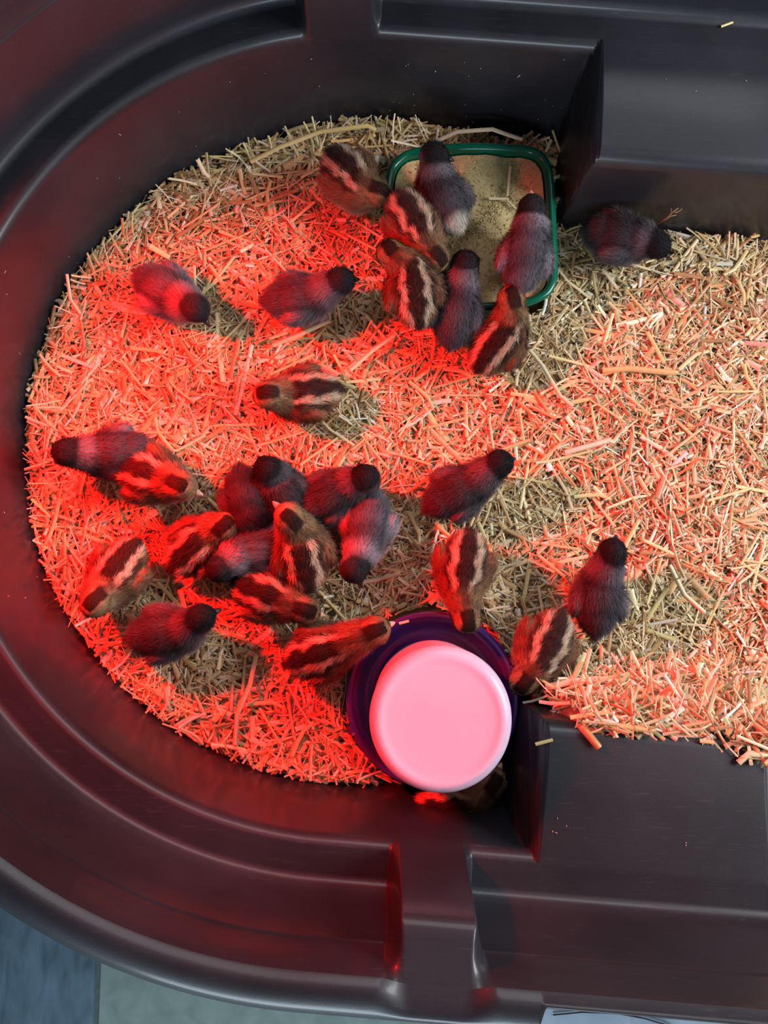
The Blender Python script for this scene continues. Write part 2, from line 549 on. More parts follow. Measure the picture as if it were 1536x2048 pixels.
# stalks that lean up against the tank wall round the edge
ne = 330
ea = rng.uniform(-1.0, 1.0, ne)
ex, ey, eyaw = [], [], []
for k in range(ne):
    q = rng.uniform(0, 2.6)
    if q < 1.0:      # the bend
        a = rng.uniform(math.pi / 2, 3 * math.pi / 2)
        lx, ly = XC + .448 * math.cos(a), YC + .448 * math.sin(a); nx, ny = math.cos(a), math.sin(a)
    elif q < 1.5:
        lx, ly = rng.uniform(XC, .19), YC + .448; nx, ny = 0, 1
    elif q < 1.7:
        lx, ly = rng.uniform(XC, .02), YC - .448; nx, ny = 0, -1
    elif q < 2.15:
        lx, ly = rng.uniform(.23, .49), YC + .322; nx, ny = 0, 1
    else:
        lx, ly = rng.uniform(.19, .45), YC - .322; nx, ny = 0, -1
    w = T((lx, ly)); nn = T((nx, ny))
    if not clear_of(np.array(w[0] - .03 * nn[0]), np.array(w[1] - .03 * nn[1])): w = T((XC - .44, YC)); nn = T((-1, 0))
    ex.append(w[0]); ey.append(w[1]); eyaw.append(math.atan2(nn[1], nn[0]) + rng.normal(0, .95))
ex, ey, eyaw = map(np.array, (ex, ey, eyaw))
el = rng.uniform(.014, .048, ne); ew = rng.uniform(.0012, .0042, ne)
ep = rng.uniform(-.1, .75, ne)
ez = litter_z(ex, ey) + .002 + .5 * el * np.sin(ep) * .5
sx_ = -np.cos(eyaw) * el * .5 * np.cos(ep) * .75; sy_ = -np.sin(eyaw) * el * .5 * np.cos(ep) * .75
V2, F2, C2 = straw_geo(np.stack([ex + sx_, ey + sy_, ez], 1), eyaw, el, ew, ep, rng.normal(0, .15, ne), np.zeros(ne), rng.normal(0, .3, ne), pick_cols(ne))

# packed litter under the loose stalks, coloured dark to paint shade into the gaps
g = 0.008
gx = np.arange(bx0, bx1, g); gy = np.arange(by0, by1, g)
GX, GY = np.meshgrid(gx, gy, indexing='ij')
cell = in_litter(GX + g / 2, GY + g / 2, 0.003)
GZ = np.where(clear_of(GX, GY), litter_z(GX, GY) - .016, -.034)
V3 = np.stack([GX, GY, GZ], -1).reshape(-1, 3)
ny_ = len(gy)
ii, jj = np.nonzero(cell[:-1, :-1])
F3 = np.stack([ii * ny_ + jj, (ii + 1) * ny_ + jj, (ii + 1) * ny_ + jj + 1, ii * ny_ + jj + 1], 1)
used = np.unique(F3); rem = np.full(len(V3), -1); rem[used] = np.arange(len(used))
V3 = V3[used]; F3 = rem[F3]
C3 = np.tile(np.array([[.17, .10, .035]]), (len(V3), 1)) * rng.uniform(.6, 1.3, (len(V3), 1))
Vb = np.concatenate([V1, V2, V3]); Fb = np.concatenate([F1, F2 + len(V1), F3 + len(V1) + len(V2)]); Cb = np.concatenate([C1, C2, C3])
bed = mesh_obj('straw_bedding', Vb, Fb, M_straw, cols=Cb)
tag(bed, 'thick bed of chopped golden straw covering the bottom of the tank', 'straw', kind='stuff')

# ------------------------------------------------------------------ single stalks
def stalk(pts, wd, col, name='straw_stalk', label=None, group=None):
    """one stalk through world points: half-round strip, one mesh"""
    pts = [Vector(p) for p in pts]
    o0 = sum(pts, Vector()) / len(pts)
    v, f, c = [], [], []
    for i, p in enumerate(pts):
        d = (pts[min(i + 1, len(pts) - 1)] - pts[max(i - 1, 0)]).normalized()
        sd = Vector((0, 0, 1)).cross(d)
        sd = sd.normalized() if sd.length > 1e-3 else Vector((1, 0, 0))
        up = d.cross(sd)
        for u, h in ((-1, -.25), (-.5, .1), (.5, .1), (1, -.25)):
            v.append(tuple(p - o0 + sd * (u * wd / 2) + up * (h * wd)))
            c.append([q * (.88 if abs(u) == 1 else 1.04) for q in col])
    for i in range(len(pts) - 1):
        for k in range(3):
            f.append((i * 4 + k, (i + 1) * 4 + k, (i + 1) * 4 + k + 1, i * 4 + k + 1))
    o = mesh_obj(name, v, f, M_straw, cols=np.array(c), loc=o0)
    return tag(o, label, 'straw', group)


def pstalk(px, zs, wd, col, label, name='straw_stalk'):
    return stalk([at(p[0], p[1], z) for p, z in zip(px, zs)], wd, col, name, label)


PALE, GOLD, BROWN, GREENISH = (.74, .60, .36), (.62, .44, .18), (.42, .26, .10), (.52, .46, .2)
PINKISH = (.76, .58, .40)
pstalk([(875, 280), (915, 262), (985, 257), (1046, 278)], [.03, .036, .04, .036], .0062, PINKISH, 'long bent pale stalk reaching past the green tub along the tank wall')
pstalk([(500, 322), (560, 292), (640, 262), (735, 250), (752, 258)], [.02, .03, .036, .036, .03], .007, GOLD, 'very long flat stalk along the wall above the striped chick at the tub')
pstalk([(1021, 333), (1014, 392)], [.036, .036], .0042, PALE, 'pale straw bit standing upright of the three lying on the feed', 'straw_bit')
pstalk([(978, 396), (1017, 397)], [.036, .036], .0042, PALE, 'short level straw bit among the three lying on the feed', 'straw_bit')
pstalk([(1014, 400), (1034, 420)], [.036, .036], .0034, PALE, 'slanting straw bit on the feed nearest the pink-beaked grey chick', 'straw_bit')
pstalk([(1158, 1448), (1178, 1470), (1199, 1496)], [.137, .150, .150], .0085, BROWN, 'brown stalk with split end hanging over the lower shelf edge')
pstalk([(1202, 1446), (1260, 1456), (1310, 1462)], [.148, .150, .148], .007, GOLD, 'flat wide stalk lying along the front edge of the lower shelf')
pstalk([(1478, 1527), (1500, 1508), (1536, 1512)], [.150, .152, .150], .0075, PALE, 'bent pale stalk poking over the far end of the lower shelf')
pstalk([(1071, 1489), (1106, 1480)], [.1445, .1445], .004, GOLD, 'small straw chip lying alone on the lower shelf', 'straw_chip')
pstalk([(1442, 52), (1466, 43)], [.153, .1525], .0035, GOLD, 'small curved straw chip lying on the wide upper shelf', 'straw_chip')
pstalk([(1045, 1537), (1050, 1556)], [-.03, -.03], .004, BROWN, 'dim straw chip in the dark gap beside the lower shelf', 'straw_chip')
pstalk([(470, 1490), (474, 1430), (500, 1370), (512, 1310)], [.010, .012, .014, .012], .0065, PALE, 'long pale shiny stalk below the dark chick by the curved wall')
pstalk([(133, 548), (140, 598), (160, 628)], [.045, .030, .022], .0045, PALE, 'white bent stalk standing up against the curved wall')
pstalk([(243, 435), (246, 470)], [.045, .02], .0045, GOLD, 'upright straw stub leaning on the curved wall')
pstalk([(395, 318), (410, 345), (418, 352)], [.050, .030, .02], .006, PALE, 'thick pale stub sticking up at the curved wall')
pstalk([(545, 690), (600, 668), (660, 640)], [.012, .013, .012], .0065, PALE, 'pale glossy stalk lying below the grey chick in the red light')
pstalk([(700, 740), (745, 700), (790, 668)], [.012, .013, .012], .006, PALE, 'shiny stalk pointing at the striped chick beside the tub')
pstalk([(1060, 700), (1085, 730), (1120, 790), (1145, 812)], [.012, .013, .013, .012], .006, PALE, 'long pale stalk lying out from the striped chick at the tub corner')
pstalk([(1205, 740), (1260, 736), (1350, 745)], [.012, .015, .012], .0085, GOLD, 'thick golden stalk lying level on open straw beyond the tub')
pstalk([(1340, 1130), (1370, 1190), (1410, 1225)], [.012, .014, .012], .0065, PALE, 'long pale slanting stalk on open straw beyond the lone grey chick')
pstalk([(915, 960), (985, 905), (1060, 880)], [.012, .013, .012], .005, GREENISH, 'greenish stalk lying under the beak of a grey chick')
pstalk([(1130, 905), (1220, 880), (1226, 884)], [.012, .014, .012], .0075, PINKISH, 'broad pointed stalk lying on open straw in the pink light')

for a_, b_, w_ in (((1000, 1560), (1030, 1612), .005), ((1012, 1572), (1040, 1590), .003), ((1018, 1600), (1006, 1616), .003), ((1022, 1545), (1030, 1570), .0035)):
    stalk([at(*a_, -.012), at((a_[0] + b_[0]) / 2, (a_[1] + b_[1]) / 2, -.010), at(*b_, -.014)], w_, BROWN, 'straw_stalk',
          'short brown straw stalk in the dark corner behind the drinker', 'straw stalks in the corner behind the drinker')
pstalk([(798, 1247), (818, 1242)], [.037, .037], .0035, PINKISH, 'tiny straw bit lying on the purple drinker rim', 'straw_bit')
cv_, cf_ = tube([at(px, py, FZ + .002) for px, py in ((1106, 2030), (1165, 2024.5), (1235, 2027), (1290, 2037), (1330, 2049), (1350, 2062))], .0010, 6)
tag(mesh_obj('thin_cord', cv_, cf_, plain('dark_cord', (.03, .012, .03), .5, .3, noise=.2, nscale=100)),
    'thin dark cord curving over the pale floor tile outside the tank', 'cord')

# dried root by the wall
r0 = merge(tube([at(1315, 447, .03), at(1334, 436, .04), at(1345, 424, .048), at(1357, 416, .053)], [.0016, .0014, .0011, .0006], 6),
           tube([at(1334, 436, .04), at(1343, 432, .042), at(1353, 430, .042)], [.0010, .0008, .0005], 6),
           tube([at(1345, 424, .048), at(1353, 425, .049), at(1362, 420, .05), at(1366, 410, .053)], [.0009, .0008, .0006, .0004], 6),
           tube([at(1343, 426, .047), at(1342, 415, .05)], [.0008, .0004], 6))
tag(mesh_obj('dried_root', r0[0], r0[1], plain('dry_root', (.36, .23, .12), .8, .2, noise=.3, nscale=200)),
    'thin branched dry root stuck up by the wall behind a dark chick', 'root')

# chaff stuck to the tank wall
cv, cf = [], []
def wall_point(side, a, k, t):
    """a point on the tank wall: angle a on the bend or x on a straight side, between profile rows k and k+1"""
    if side == 'bend':
        p = P_DEF; bs, nv = (XC, YC), (math.cos(a), math.sin(a))
    else:
        p = profile(side, a); bs, nv = (a, YC), (0, -1 if side == 'b' else 1)
    q = p[k] * (1 - t) + p[k + 1] * t
    h = q[0] - 0.0012
    w = T((bs[0] + nv[0] * h, bs[1] + nv[1] * h))
    return Vector((w[0], w[1], q[1] + (0.0008 if k in (7, 13) else 0))), nv
for k in range(60):
    r_ = rng.uniform()
    if r_ < .5: p, nv = wall_point('bend', rng.uniform(math.radians(95), math.radians(215)), int(rng.integers(1, 3)), rng.uniform(.1, .9))
    elif r_ < .75: p, nv = wall_point('t', rng.uniform(-.05, .2), int(rng.integers(1, 3)), rng.uniform(.1, .9))
    elif r_ < .9: p, nv = wall_point('t', rng.uniform(.24, .48), 7, rng.uniform(.1, .9))
    else: p, nv = wall_point('b', rng.uniform(.2, .44), 7, rng.uniform(.1, .9))
    a = rng.uniform(0, 6.28); l = rng.uniform(.0003, .0012) * (2.2 if k % 12 == 0 else 1); w_ = rng.uniform(.0001, .0005)
    v, f = tube([p + Vector((math.cos(a) * l, math.sin(a) * l, .3 * l)), p - Vector((math.cos(a) * l, math.sin(a) * l, .3 * l))], w_ / 2 + .0002, 4)
    cv, cf = merge((cv, cf), (v, f))
chaff = mesh_obj('chaff', cv, cf, plain('pale_chaff', (.62, .55, .42), .7, .3, noise=.2, nscale=300))
tag(chaff, 'scattered pale flecks of chaff and dust clinging to the black tank', 'chaff', kind='stuff')

# many loose stalks on top of the bedding
variants = []
for k in range(12):
    L = rng.uniform(.035, .075); w = rng.uniform(.003, .0058); bnd = rng.normal(0, .10); kk = rng.normal(0, .35) if k % 3 == 0 else 0
    V, Fq, C = straw_geo(np.zeros((1, 3)), np.zeros(1), np.array([L]), np.array([w]), np.zeros(1), np.array([bnd]), np.array([kk]), np.zeros(1), pick_cols(1) * 1.12)
    me = bpy.data.meshes.new('straw_stalk'); me.from_pydata(V.tolist(), [], Fq.tolist())
    me.polygons.foreach_set('use_smooth', [True] * len(me.polygons))
    a = me.color_attributes.new('Col', 'FLOAT_COLOR', 'POINT'); c = np.ones((len(V), 4), np.float32); c[:, :3] = np.clip(C, 0, .92)
    a.data.foreach_set('color', c.ravel()); me.materials.append(M_straw); variants.append((me, L))
placed = 0
first = {}
while placed < 240:
    p = at(rng.uniform(80, 1530), rng.uniform(300, 1560), 0)
    k = int(rng.integers(12)); me, L = variants[k]; a = rng.uniform(0, 6.28)
    okk = all(bool(in_litter(np.array(p.x + s_ * L * .5 * math.cos(a)), np.array(p.y + s_ * L * .5 * math.sin(a)), .02)) for s_ in (-1, 0, 1))
    if not okk or (Vector((p.x, p.y)) - Vector((tub_c.x, tub_c.y))).length < .15 or (Vector((p.x, p.y)) - Vector((wat_c.x, wat_c.y))).length < .15: continue
    if k in first: o = first[k].copy()
    else: o = first[k] = bpy.data.objects.new('straw_stalk', me)
    COL.objects.link(o)
    o.location = (p.x, p.y, float(litter_z(np.array(p.x), np.array(p.y))) + .0035)
    o.rotation_euler = (0, rng.normal(0, .05), a)
    tag(o, 'loose straw stalk lying on top of the chopped straw bed', 'straw', 'loose straw stalks on the bedding')
    placed += 1

# ------------------------------------------------------------------ feed tub
loop = [at(p[0], p[1], ZR) for p in tub_px]


def smooth_loop(pts, n=8):
    out = []
    m = len(pts)
    for i in range(m):
        p0, p1, p2, p3 = (pts[(i + k - 1) % m] for k in range(4))
        for k in range(n):
            t = k / n
            out.append(.5 * ((2 * p1) + (p2 - p0) * t + (2 * p0 - 5 * p1 + 4 * p2 - p3) * t * t + (3 * p1 - p0 - 3 * p2 + p3) * t ** 3))
    return out


loop = smooth_loop(loop, 5)
tc_ = sum(loop, Vector()) / len(loop)


def ring_mesh(prof):
    """prof: (inset, z) rows on the tub outline; inset positive = towards the middle"""
    v, f = [], []
    m = len(loop)
    for i, p in enumerate(loop):
        d = (loop[(i + 1) % m] - loop[i - 1]).normalized(); nrm = Vector((d.y, -d.x, 0))
        if nrm.dot(tc_ - p) < 0: nrm = -nrm
        for ins, z in prof:
            q = p + nrm * ins; v.append((q.x - tc_.x, q.y - tc_.y, z))
    k_ = len(prof)
    for i in range(m):
        j = (i + 1) % m
        for k in range(k_ - 1):
            f.append((i * k_ + k, j * k_ + k, j * k_ + k + 1, i * k_ + k + 1))
    return v, f, m, k_


tub = tag(empty('feed_tub', (tc_.x, tc_.y, -.012)), 'shallow square green plastic tub with rounded corners full of feed', 'tub')
v, f, m, k_ = ring_mesh([(-.0005, .030 + .012), (-.002, .036 + .012), (0, .0395 + .012), (.004, .0405 + .012), (.008, .039 + .012), (.0095, .034 + .012), (.010, .028 + .012)])
mesh_obj('rim', v, f, M_green, tub)
v, f, m, k_ = ring_mesh([(.004, .030 + .012), (.0075, .020), (.012, .002), (.016, .0), (.018, .002), (.0115, .022), (.0098, .030 + .012)])
f.append(tuple(i * k_ + 4 for i in range(m)))
mesh_obj('basin', v, f, M_green, tub)
# feed
v, f = [], []
m = len(loop); RN = 26
for r in range(RN):
    for i, p in enumerate(loop):
        d = (loop[(i + 1) % m] - loop[i - 1]).normalized(); nrm = Vector((d.y, -d.x, 0))
        if nrm.dot(tc_ - p) < 0: nrm = -nrm
        q = (p + nrm * .0118).lerp(tc_, (r / (RN - 1)) ** 1.0 * .995)
        z = .0285 + .0022 * math.sin(60 * q.x) * math.cos(52 * q.y) + .0014 * math.sin(150 * q.x + 90 * q.y) + rng.normal(0, .0005) + .002 * (r / RN)
        v.append((q.x, q.y, z))
for r in range(RN - 1):
    for i in range(m):
        j = (i + 1) % m
        f.append((r * m + i, r * m + j, (r + 1) * m + j, (r + 1) * m + i))
f.append(tuple((RN - 1) * m + i for i in range(m)))
nv0 = len(v)
cols = [(.58, .44, .21)] * nv0
fv = np.array(v)
# crumbs lying on it
NCR = 2600
idx = rng.integers(2 * m, nv0 - m, NCR)
j = fv[idx] + np.stack([rng.uniform(-.004, .004, NCR), rng.uniform(-.004, .004, NCR), rng.uniform(0, .0006, NCR)], 1)
rr = rng.uniform(.0006, .0017, NCR)
octv = np.array([(1, 0, 0), (0, 1, 0), (-1, 0, 0), (0, -1, 0), (0, 0, .8), (0, 0, -.8)], float)
ang = rng.uniform(0, 6.28, NCR)
ca, sa = np.cos(ang), np.sin(ang)
ov = np.stack([octv[None, :, 0] * ca[:, None] - octv[None, :, 1] * sa[:, None], octv[None, :, 0] * sa[:, None] + octv[None, :, 1] * ca[:, None], np.repeat(octv[None, :, 2], NCR, 0)], -1)
ov = ov * rr[:, None, None] * rng.uniform(.6, 1.3, (NCR, 1, 3)) + j[:, None, :]
octf = np.array([(0, 1, 4), (1, 2, 4), (2, 3, 4), (3, 0, 4), (1, 0, 5), (2, 1, 5), (3, 2, 5), (0, 3, 5)])
of = (octf[None] + 6 * np.arange(NCR)[:, None, None] + nv0).reshape(-1, 3)
oc = np.repeat(np.array([(.66, .52, .26), (.50, .36, .16), (.78, .66, .38), (.54, .40, .19)])[rng.integers(0, 4, NCR)], 6, 0)
feed = mesh_obj('chick_feed', v + ov.reshape(-1, 3).tolist(), f + of.tolist(), M_crumb, cols=np.array(cols + oc.tolist()))
tag(feed, 'tan crumbled chick feed filling the green tub', 'feed', kind='stuff')

# ------------------------------------------------------------------ waterer
wz = -0.012
wt = tag(empty('chick_waterer', (wat_c.x, wat_c.y, wz)), 'purple based chick waterer with a white translucent jar', 'waterer')
b = 0.012
v, f = lathe([(.0005, .006), (.060, .006), (.066, .006), (.068, .026), (.070, .027), (.0725, .026), (.074, .014), (.086, .012), (.094, .018), (.099, .034), (.1025, .044), (.1065, .0465),
              (.1095, .046), (.1105, .043), (.109, .040), (.103, .030), (.098, .010), (.092, .002), (.06, 0), (.0005, 0)], 128)
mesh_obj('drinking_base', v, f, M_purple, wt)
# jar: slightly out of square on its base, tapered, closed top with a raised edge
jt = at(885, 1445, .205); jb = Vector((wat_c.x + .001, wat_c.y - .001, 0))
jar_prof = [(.062, .030), (.068, .032), (.0765, .036), (.080, .045), (.0815, .10), (.0822, .15), (.0815, .178), (.0832, .184), (.0838, .189), (.0825, .195), (.0790, .2005), (.0740, .2025), (.0705, .2028), (.0685, .2024), (.066, .2014), (.060, .2008),
            (.03, .2006), (.00001, .2006)]
v, f = lathe(jar_prof, 128)
dj = Vector((jt.x - wat_c.x, jt.y - wat_c.y)); print('jar lean', dj)
v = [(x * .915 + dj.x * z / .2, y * .925 + dj.y * z / .2, z) for x, y, z in v]
jar = mesh_obj('jar', v, f, M_jar, wt)
# seam ring under the top of the jar and turning tabs on the base
v, f = lathe([(.1085, .0445), (.113, .045), (.116, .042), (.116, .036), (.110, .034)], 96)
nv_ = len(v)
for a0, nm in ((20, 'locking_tab'), (200, 'locking_tab')):
    tv = []
    for r_, z_ in ((.106, .041), (.113, .041), (.113, .046), (.106, .0465)):
        for da in (-4, -1.5, 1.5, 4):
            a = math.radians(a0 + da); rr_ = r_ + (.002 if abs(da) < 2 and r_ > .11 else 0)
            tv.append((rr_ * math.cos(a), rr_ * math.sin(a), z_))
    tf = []
    for q in range(4):
        for w_ in range(3):
            a1, a2 = q * 4 + w_, ((q + 1) % 4) * 4 + w_
            tf.append((a1, a2, a2 + 1, a1 + 1))
    tf += [(0, 4, 8, 12), (3, 15, 11, 7)]
    mesh_obj(nm, tv, tf, M_purple, wt)
v, f = lathe([(.0738, .029), (.086, .0292), (.0985, .029)], 96, (0, 0))
water = mesh_obj('drinking_water', [(x + wat_c.x, y + wat_c.y, z + wz) for x, y, z in v], f, water_mat())
tag(water, 'clear drinking water standing in the purple trough round the jar', 'water', kind='stuff')

# ------------------------------------------------------------------ chicks
G_ = dict(back=(.050, .043, .052), mid=(.145, .122, .142), neck=(.175, .140, .160), cap=(.016, .014, .017), belly=(.42, .40, .43), wing=(.165, .145, .165))
S_ = dict(dark=(.034, .011, .006), cream=(.74, .53, .36), buff=(.27, .125, .062), neck=(.30, .155, .075), belly=(.62, .50, .34), face=(.40, .22, .11))


def noise3(p, s, seed=0.0):
    return (np.sin(p[:, 0] * s + seed) * np.cos(p[:, 1] * s * 1.13 + seed * 2) + np.sin(p[:, 1] * s * 1.7 - p[:, 2] * s * 1.3 + seed)) * .5


def make_chick(k, kind, body, rump, head, beak, label, hz=.066, pitch=-18, size=1.0, zb=0.0, tz=.043, tone=1.0, white_rump=False, pale_beak=None, wide=1.0, sit=False):
    s = size
    bq = at(*body, 0); zb = zb + (float(litter_z(np.array(bq.x), np.array(bq.y))) if abs(zb) < .015 else 0)
    B = at(*body, zb + tz * s)
    H = at(*head, zb + hz)
    Rp = at(*rump, zb + tz * s)
    hd = B - Rp; hd.z = 0; hd.normalize()
    bp = at(*beak, zb + hz - .006); bd = bp - H; bd.z = 0; bd.normalize()
    bd = (bd * math.cos(math.radians(pitch)) + Vector((0, 0, math.sin(math.radians(pitch))))).normalized()
    if kind == 's' and wide == 1.0: wide = 1.1
    lat = Vector((-hd.y, hd.x, 0))
    base = Vector((B.x, B.y, zb))
    # --- body: blended volumes fused into one surface
    bm = bmesh.new()
    def ell(c, r, ax=hd):
        ly_ = Vector((0, 0, 1)).cross(ax)
        ly_ = ly_.normalized() if ly_.length > 1e-4 else lat
        uz = ax.cross(ly_)
        M = Matrix((ax, ly_, uz)).transposed().to_4x4(); M.translation = c - base
        bmesh.ops.create_icosphere(bm, subdivisions=3, radius=1, matrix=M @ Matrix.Diagonal((*r, 1)))
    up = Vector((0, 0, 1))
    w = wide
    ell(B, (.0385 * s, .0310 * s * w, .0305 * s))
    ell(B + hd * .014 * s - up * .004 * s, (.0265 * s, .0275 * s * w, .027 * s))
    ell(B - hd * .024 * s + up * .002 * s, (.0235 * s, .0235 * s * w, .022 * s))
    ell(B - hd * .041 * s + up * .004 * s, (.012 * s, .009 * s, .007 * s))
    for sg in (-1, 1):
        wc = B + lat * sg * .0275 * s * w - hd * .004 * s + up * .004 * s
        ell(wc, (.023 * s, .0075 * s, .0125 * s), (hd * 1 - lat * sg * .16 - up * .12).normalized())
        ell(B + lat * sg * .0125 * s - up * .015 * s - hd * .004 * s, (.012 * s, .009 * s, .014 * s))
    sh = B + hd * .020 * s + up * .008 * s
    for q in np.linspace(0, 1, 6):
        c = sh.lerp(H, q); r = (.0240 * (1 - q) + .0172 * q) * s
        ell(c, (r, r, r))
    ell(H, (.0190 * s, .0180 * s, .0172 * s), bd)
    ell(H + bd * .008 * s - up * .001 * s, (.0115 * s, .0105 * s, .0105 * s), bd)
    me = bpy.data.meshes.new('tmp'); bm.to_mesh(me); bm.free()
    ob = bpy.data.objects.new('tmp', me); COL.objects.link(ob)
    md = ob.modifiers.new('r', 'REMESH'); md.mode = 'VOXEL'; md.voxel_size = .0024
    sm = ob.modifiers.new('s', 'SMOOTH'); sm.factor = .5; sm.iterations = 5
    dg = bpy.context.evaluated_depsgraph_get(); ev = ob.evaluated_get(dg)
    m2 = ev.to_mesh()
    m2.calc_loop_triangles()
    nv = len(m2.vertices)
    co = np.empty(nv * 3); m2.vertices.foreach_get('co', co); co = co.reshape(-1, 3)
    no = np.empty(nv * 3); m2.vertices.foreach_get('normal', no); no = no.reshape(-1, 3)
    nt_ = len(m2.loop_triangles)
    tri = np.empty(nt_ * 3, int); m2.loop_triangles.foreach_get('vertices', tri); tri = tri.reshape(-1, 3)
    polys = [tuple(p.vertices) for p in m2.polygons]
    ev.to_mesh_clear()
    bpy.data.objects.remove(ob); bpy.data.meshes.remove(me)

    Bl, Hl = np.array(B - base), np.array(H - base)
    hdn, ltn, bdn = np.array(hd), np.array(lat), np.array(bd)
    hl_lat = np.array(Vector((0, 0, 1)).cross(bd).normalized()); hl_up = np.cross(bdn, hl_lat)
    seed = k * 1.7

    def fields(p):
        q = p - Bl
        x, y, z = q @ hdn / s, q @ ltn / s, q[:, 2] / s
        g = p - Hl
        hx, hy, hzz = g @ bdn / s, g @ hl_lat / s, g @ hl_up / s
        dh = np.linalg.norm(g, axis=1) / s
        sh_l = np.array(sh - base); ax = Hl - sh_l; L2 = max(ax @ ax, 1e-9)
        tn = np.clip(((p - sh_l) @ ax) / L2, -.6, 1.4)
        dist_ax = np.linalg.norm(p - sh_l - np.clip(tn, 0, 1)[:, None] * ax, axis=1) / s
        hw = 1 - sstep(.0195, .0235, dh)
        nw = sstep(.05, .42, tn) * (1 - sstep(.021, .028, dist_ax)) * (1 - hw)
        return x, y, z, hx, hy, hzz, hw, nw

    def colour(p):
        x, y, z, hx, hy, hzz, hw, nw = fields(p)
        nz = noise3(p, 260, seed) * .6 + noise3(p, 610, seed + 3) * .4
        n2 = noise3(p, 90, seed + 5)
        m_ = lambda a, b, t: a * (1 - t[:, None]) + b * t[:, None]
        if kind == 'g':
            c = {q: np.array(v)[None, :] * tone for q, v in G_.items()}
            out = np.repeat(c['back'], len(p), 0)
            out = m_(out, c['mid'], np.clip(.45 + .5 * n2 + .25 * nz, 0, 1) * .55)
            wg = sstep(.019, .024, np.abs(y)) * (z > -.008)
            out = m_(out, c['wing'] * (1 + .5 * n2[:, None]), wg * .75)
            edge = (np.abs(np.abs(y) - .0205) < .0025) & (x > -.025)
            out = m_(out, c['cap'] * 1.5, edge * .55)
            out = m_(out, c['belly'], sstep(.006, -.011, z - .1 * np.maximum(x, 0) + .002 * nz) * .85)
            if white_rump: out = m_(out, np.array([[.62, .55, .46]]), sstep(-.030, -.040, x + .06 * np.abs(y) + .002 * nz))
            out = m_(out, c['neck'] * (1 + .35 * n2[:, None]), nw)
            cap = sstep(.0, .006, hzz + .35 * hx + .004 + .0015 * nz)
            hcol = m_(np.repeat(c['neck'] * .85, len(p), 0), c['cap'], np.clip(cap + sstep(.0, .008, hx), 0, 1))
            hcol = m_(hcol, c['belly'] * .7, sstep(-.004, -.010, hzz))
            out = m_(out, hcol, hw)
        else:
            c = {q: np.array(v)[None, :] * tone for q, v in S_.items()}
            ay = np.abs(y) + .0024 * nz + .0014 * np.sin(x * 230 + seed) + .0012 * n2
            out = np.repeat(c['buff'], len(p), 0) * (1 + .45 * nz[:, None])
            out = m_(out, c['dark'], sstep(.4, .9, nz + n2) * .5)
            taper = 1 - .35 * sstep(.0, .03, x) - .3 * sstep(-.028, -.045, x)
            dk = 1 - sstep(.0096, .0118, ay / taper)
            cr = bump_(ay / taper, .0106, .0185, .002)
            d2 = bump_(ay / taper, .0185, .0245, .002) * sstep(-.036, -.028, x) * .85
            on = (z > -.004) * (x < .030)
            out = m_(out, c['dark'], d2 * on)
            out = m_(out, c['cream'] * (1 + .2 * nz[:, None]), cr * on)
            out = m_(out, c['dark'] * (1 + .5 * nz[:, None]), dk * on)
            out = m_(out, c['belly'], sstep(.004, -.014, z + .002 * nz) * .9)
            out = m_(out, c['neck'] * (1 + .4 * nz[:, None]), nw)
            napest = nw * (1 - sstep(.0035, .006, np.abs(hy) + .001 * nz))
            out = m_(out, c['dark'] * 1.5, napest * .6)
            hcol = np.repeat(c['face'], len(p), 0) * (1 + .3 * nz[:, None])
            cap = (1 - sstep(.0075, .0100, np.abs(hy) + .0012 * nz + .35 * np.maximum(0, hx - .004))) * sstep(.0035, .0065, hzz) * (hx < .0095)
            hcol = m_(hcol, c['belly'], sstep(-.003, -.009, hzz))
            eyeline = (np.abs(hzz - .002) < .0016) & (np.abs(hy) > .008) & (hx < .004)
            hcol = m_(hcol, c['dark'], eyeline * .6)
            hcol = m_(hcol, c['dark'], cap)
            out = m_(out, hcol, hw)
        return np.clip(out, .002, .9)

    root = tag(empty('chick', base), label, 'chick', 'chicks in the brooder tank')
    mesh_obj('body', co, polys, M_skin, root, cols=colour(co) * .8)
    # --- down
    a_, b_, c_ = co[tri[:, 0]], co[tri[:, 1]], co[tri[:, 2]]
    ar = np.linalg.norm(np.cross(b_ - a_, c_ - a_), axis=1)
    cen = (a_ + b_ + c_) / 3
    ar = ar * np.where(cen[:, 2] < .018, .35, 1.0)
    NH = 20000
    ti = rng.choice(nt_, NH, p=ar / ar.sum())
    u1, u2 = rng.uniform(size=NH), rng.uniform(size=NH); fl = u1 + u2 > 1
    u1[fl], u2[fl] = 1 - u1[fl], 1 - u2[fl]
    P = a_[ti] + (b_[ti] - a_[ti]) * u1[:, None] + (c_[ti] - a_[ti]) * u2[:, None]
    Nn = no[tri[ti, 0]] * (1 - u1 - u2)[:, None] + no[tri[ti, 1]] * u1[:, None] + no[tri[ti, 2]] * u2[:, None]
    Nn /= np.linalg.norm(Nn, axis=1, keepdims=True) + 1e-9
    x, y, z, hx, hy, hzz, hw, nw = fields(P)
    flow = -hdn[None] * (1 - np.clip(hw + nw, 0, 1))[:, None] - bdn[None] * hw[:, None] + (np.array(sh - H) / (sh - H).length)[None] * nw[:, None] + np.array([0, 0, -.18])[None]
    flow = flow - (flow * Nn).sum(1, keepdims=True) * Nn
    flow /= np.linalg.norm(flow, axis=1, keepdims=True) + 1e-9
    clump = np.stack([noise3(P, 340, seed + 1), noise3(P, 340, seed + 2), noise3(P, 340, seed + 4)], 1)
    D = Nn * .60 + flow * .68 + rng.normal(0, .30, (NH, 3)) + clump * .20
    D /= np.linalg.norm(D, axis=1, keepdims=True)
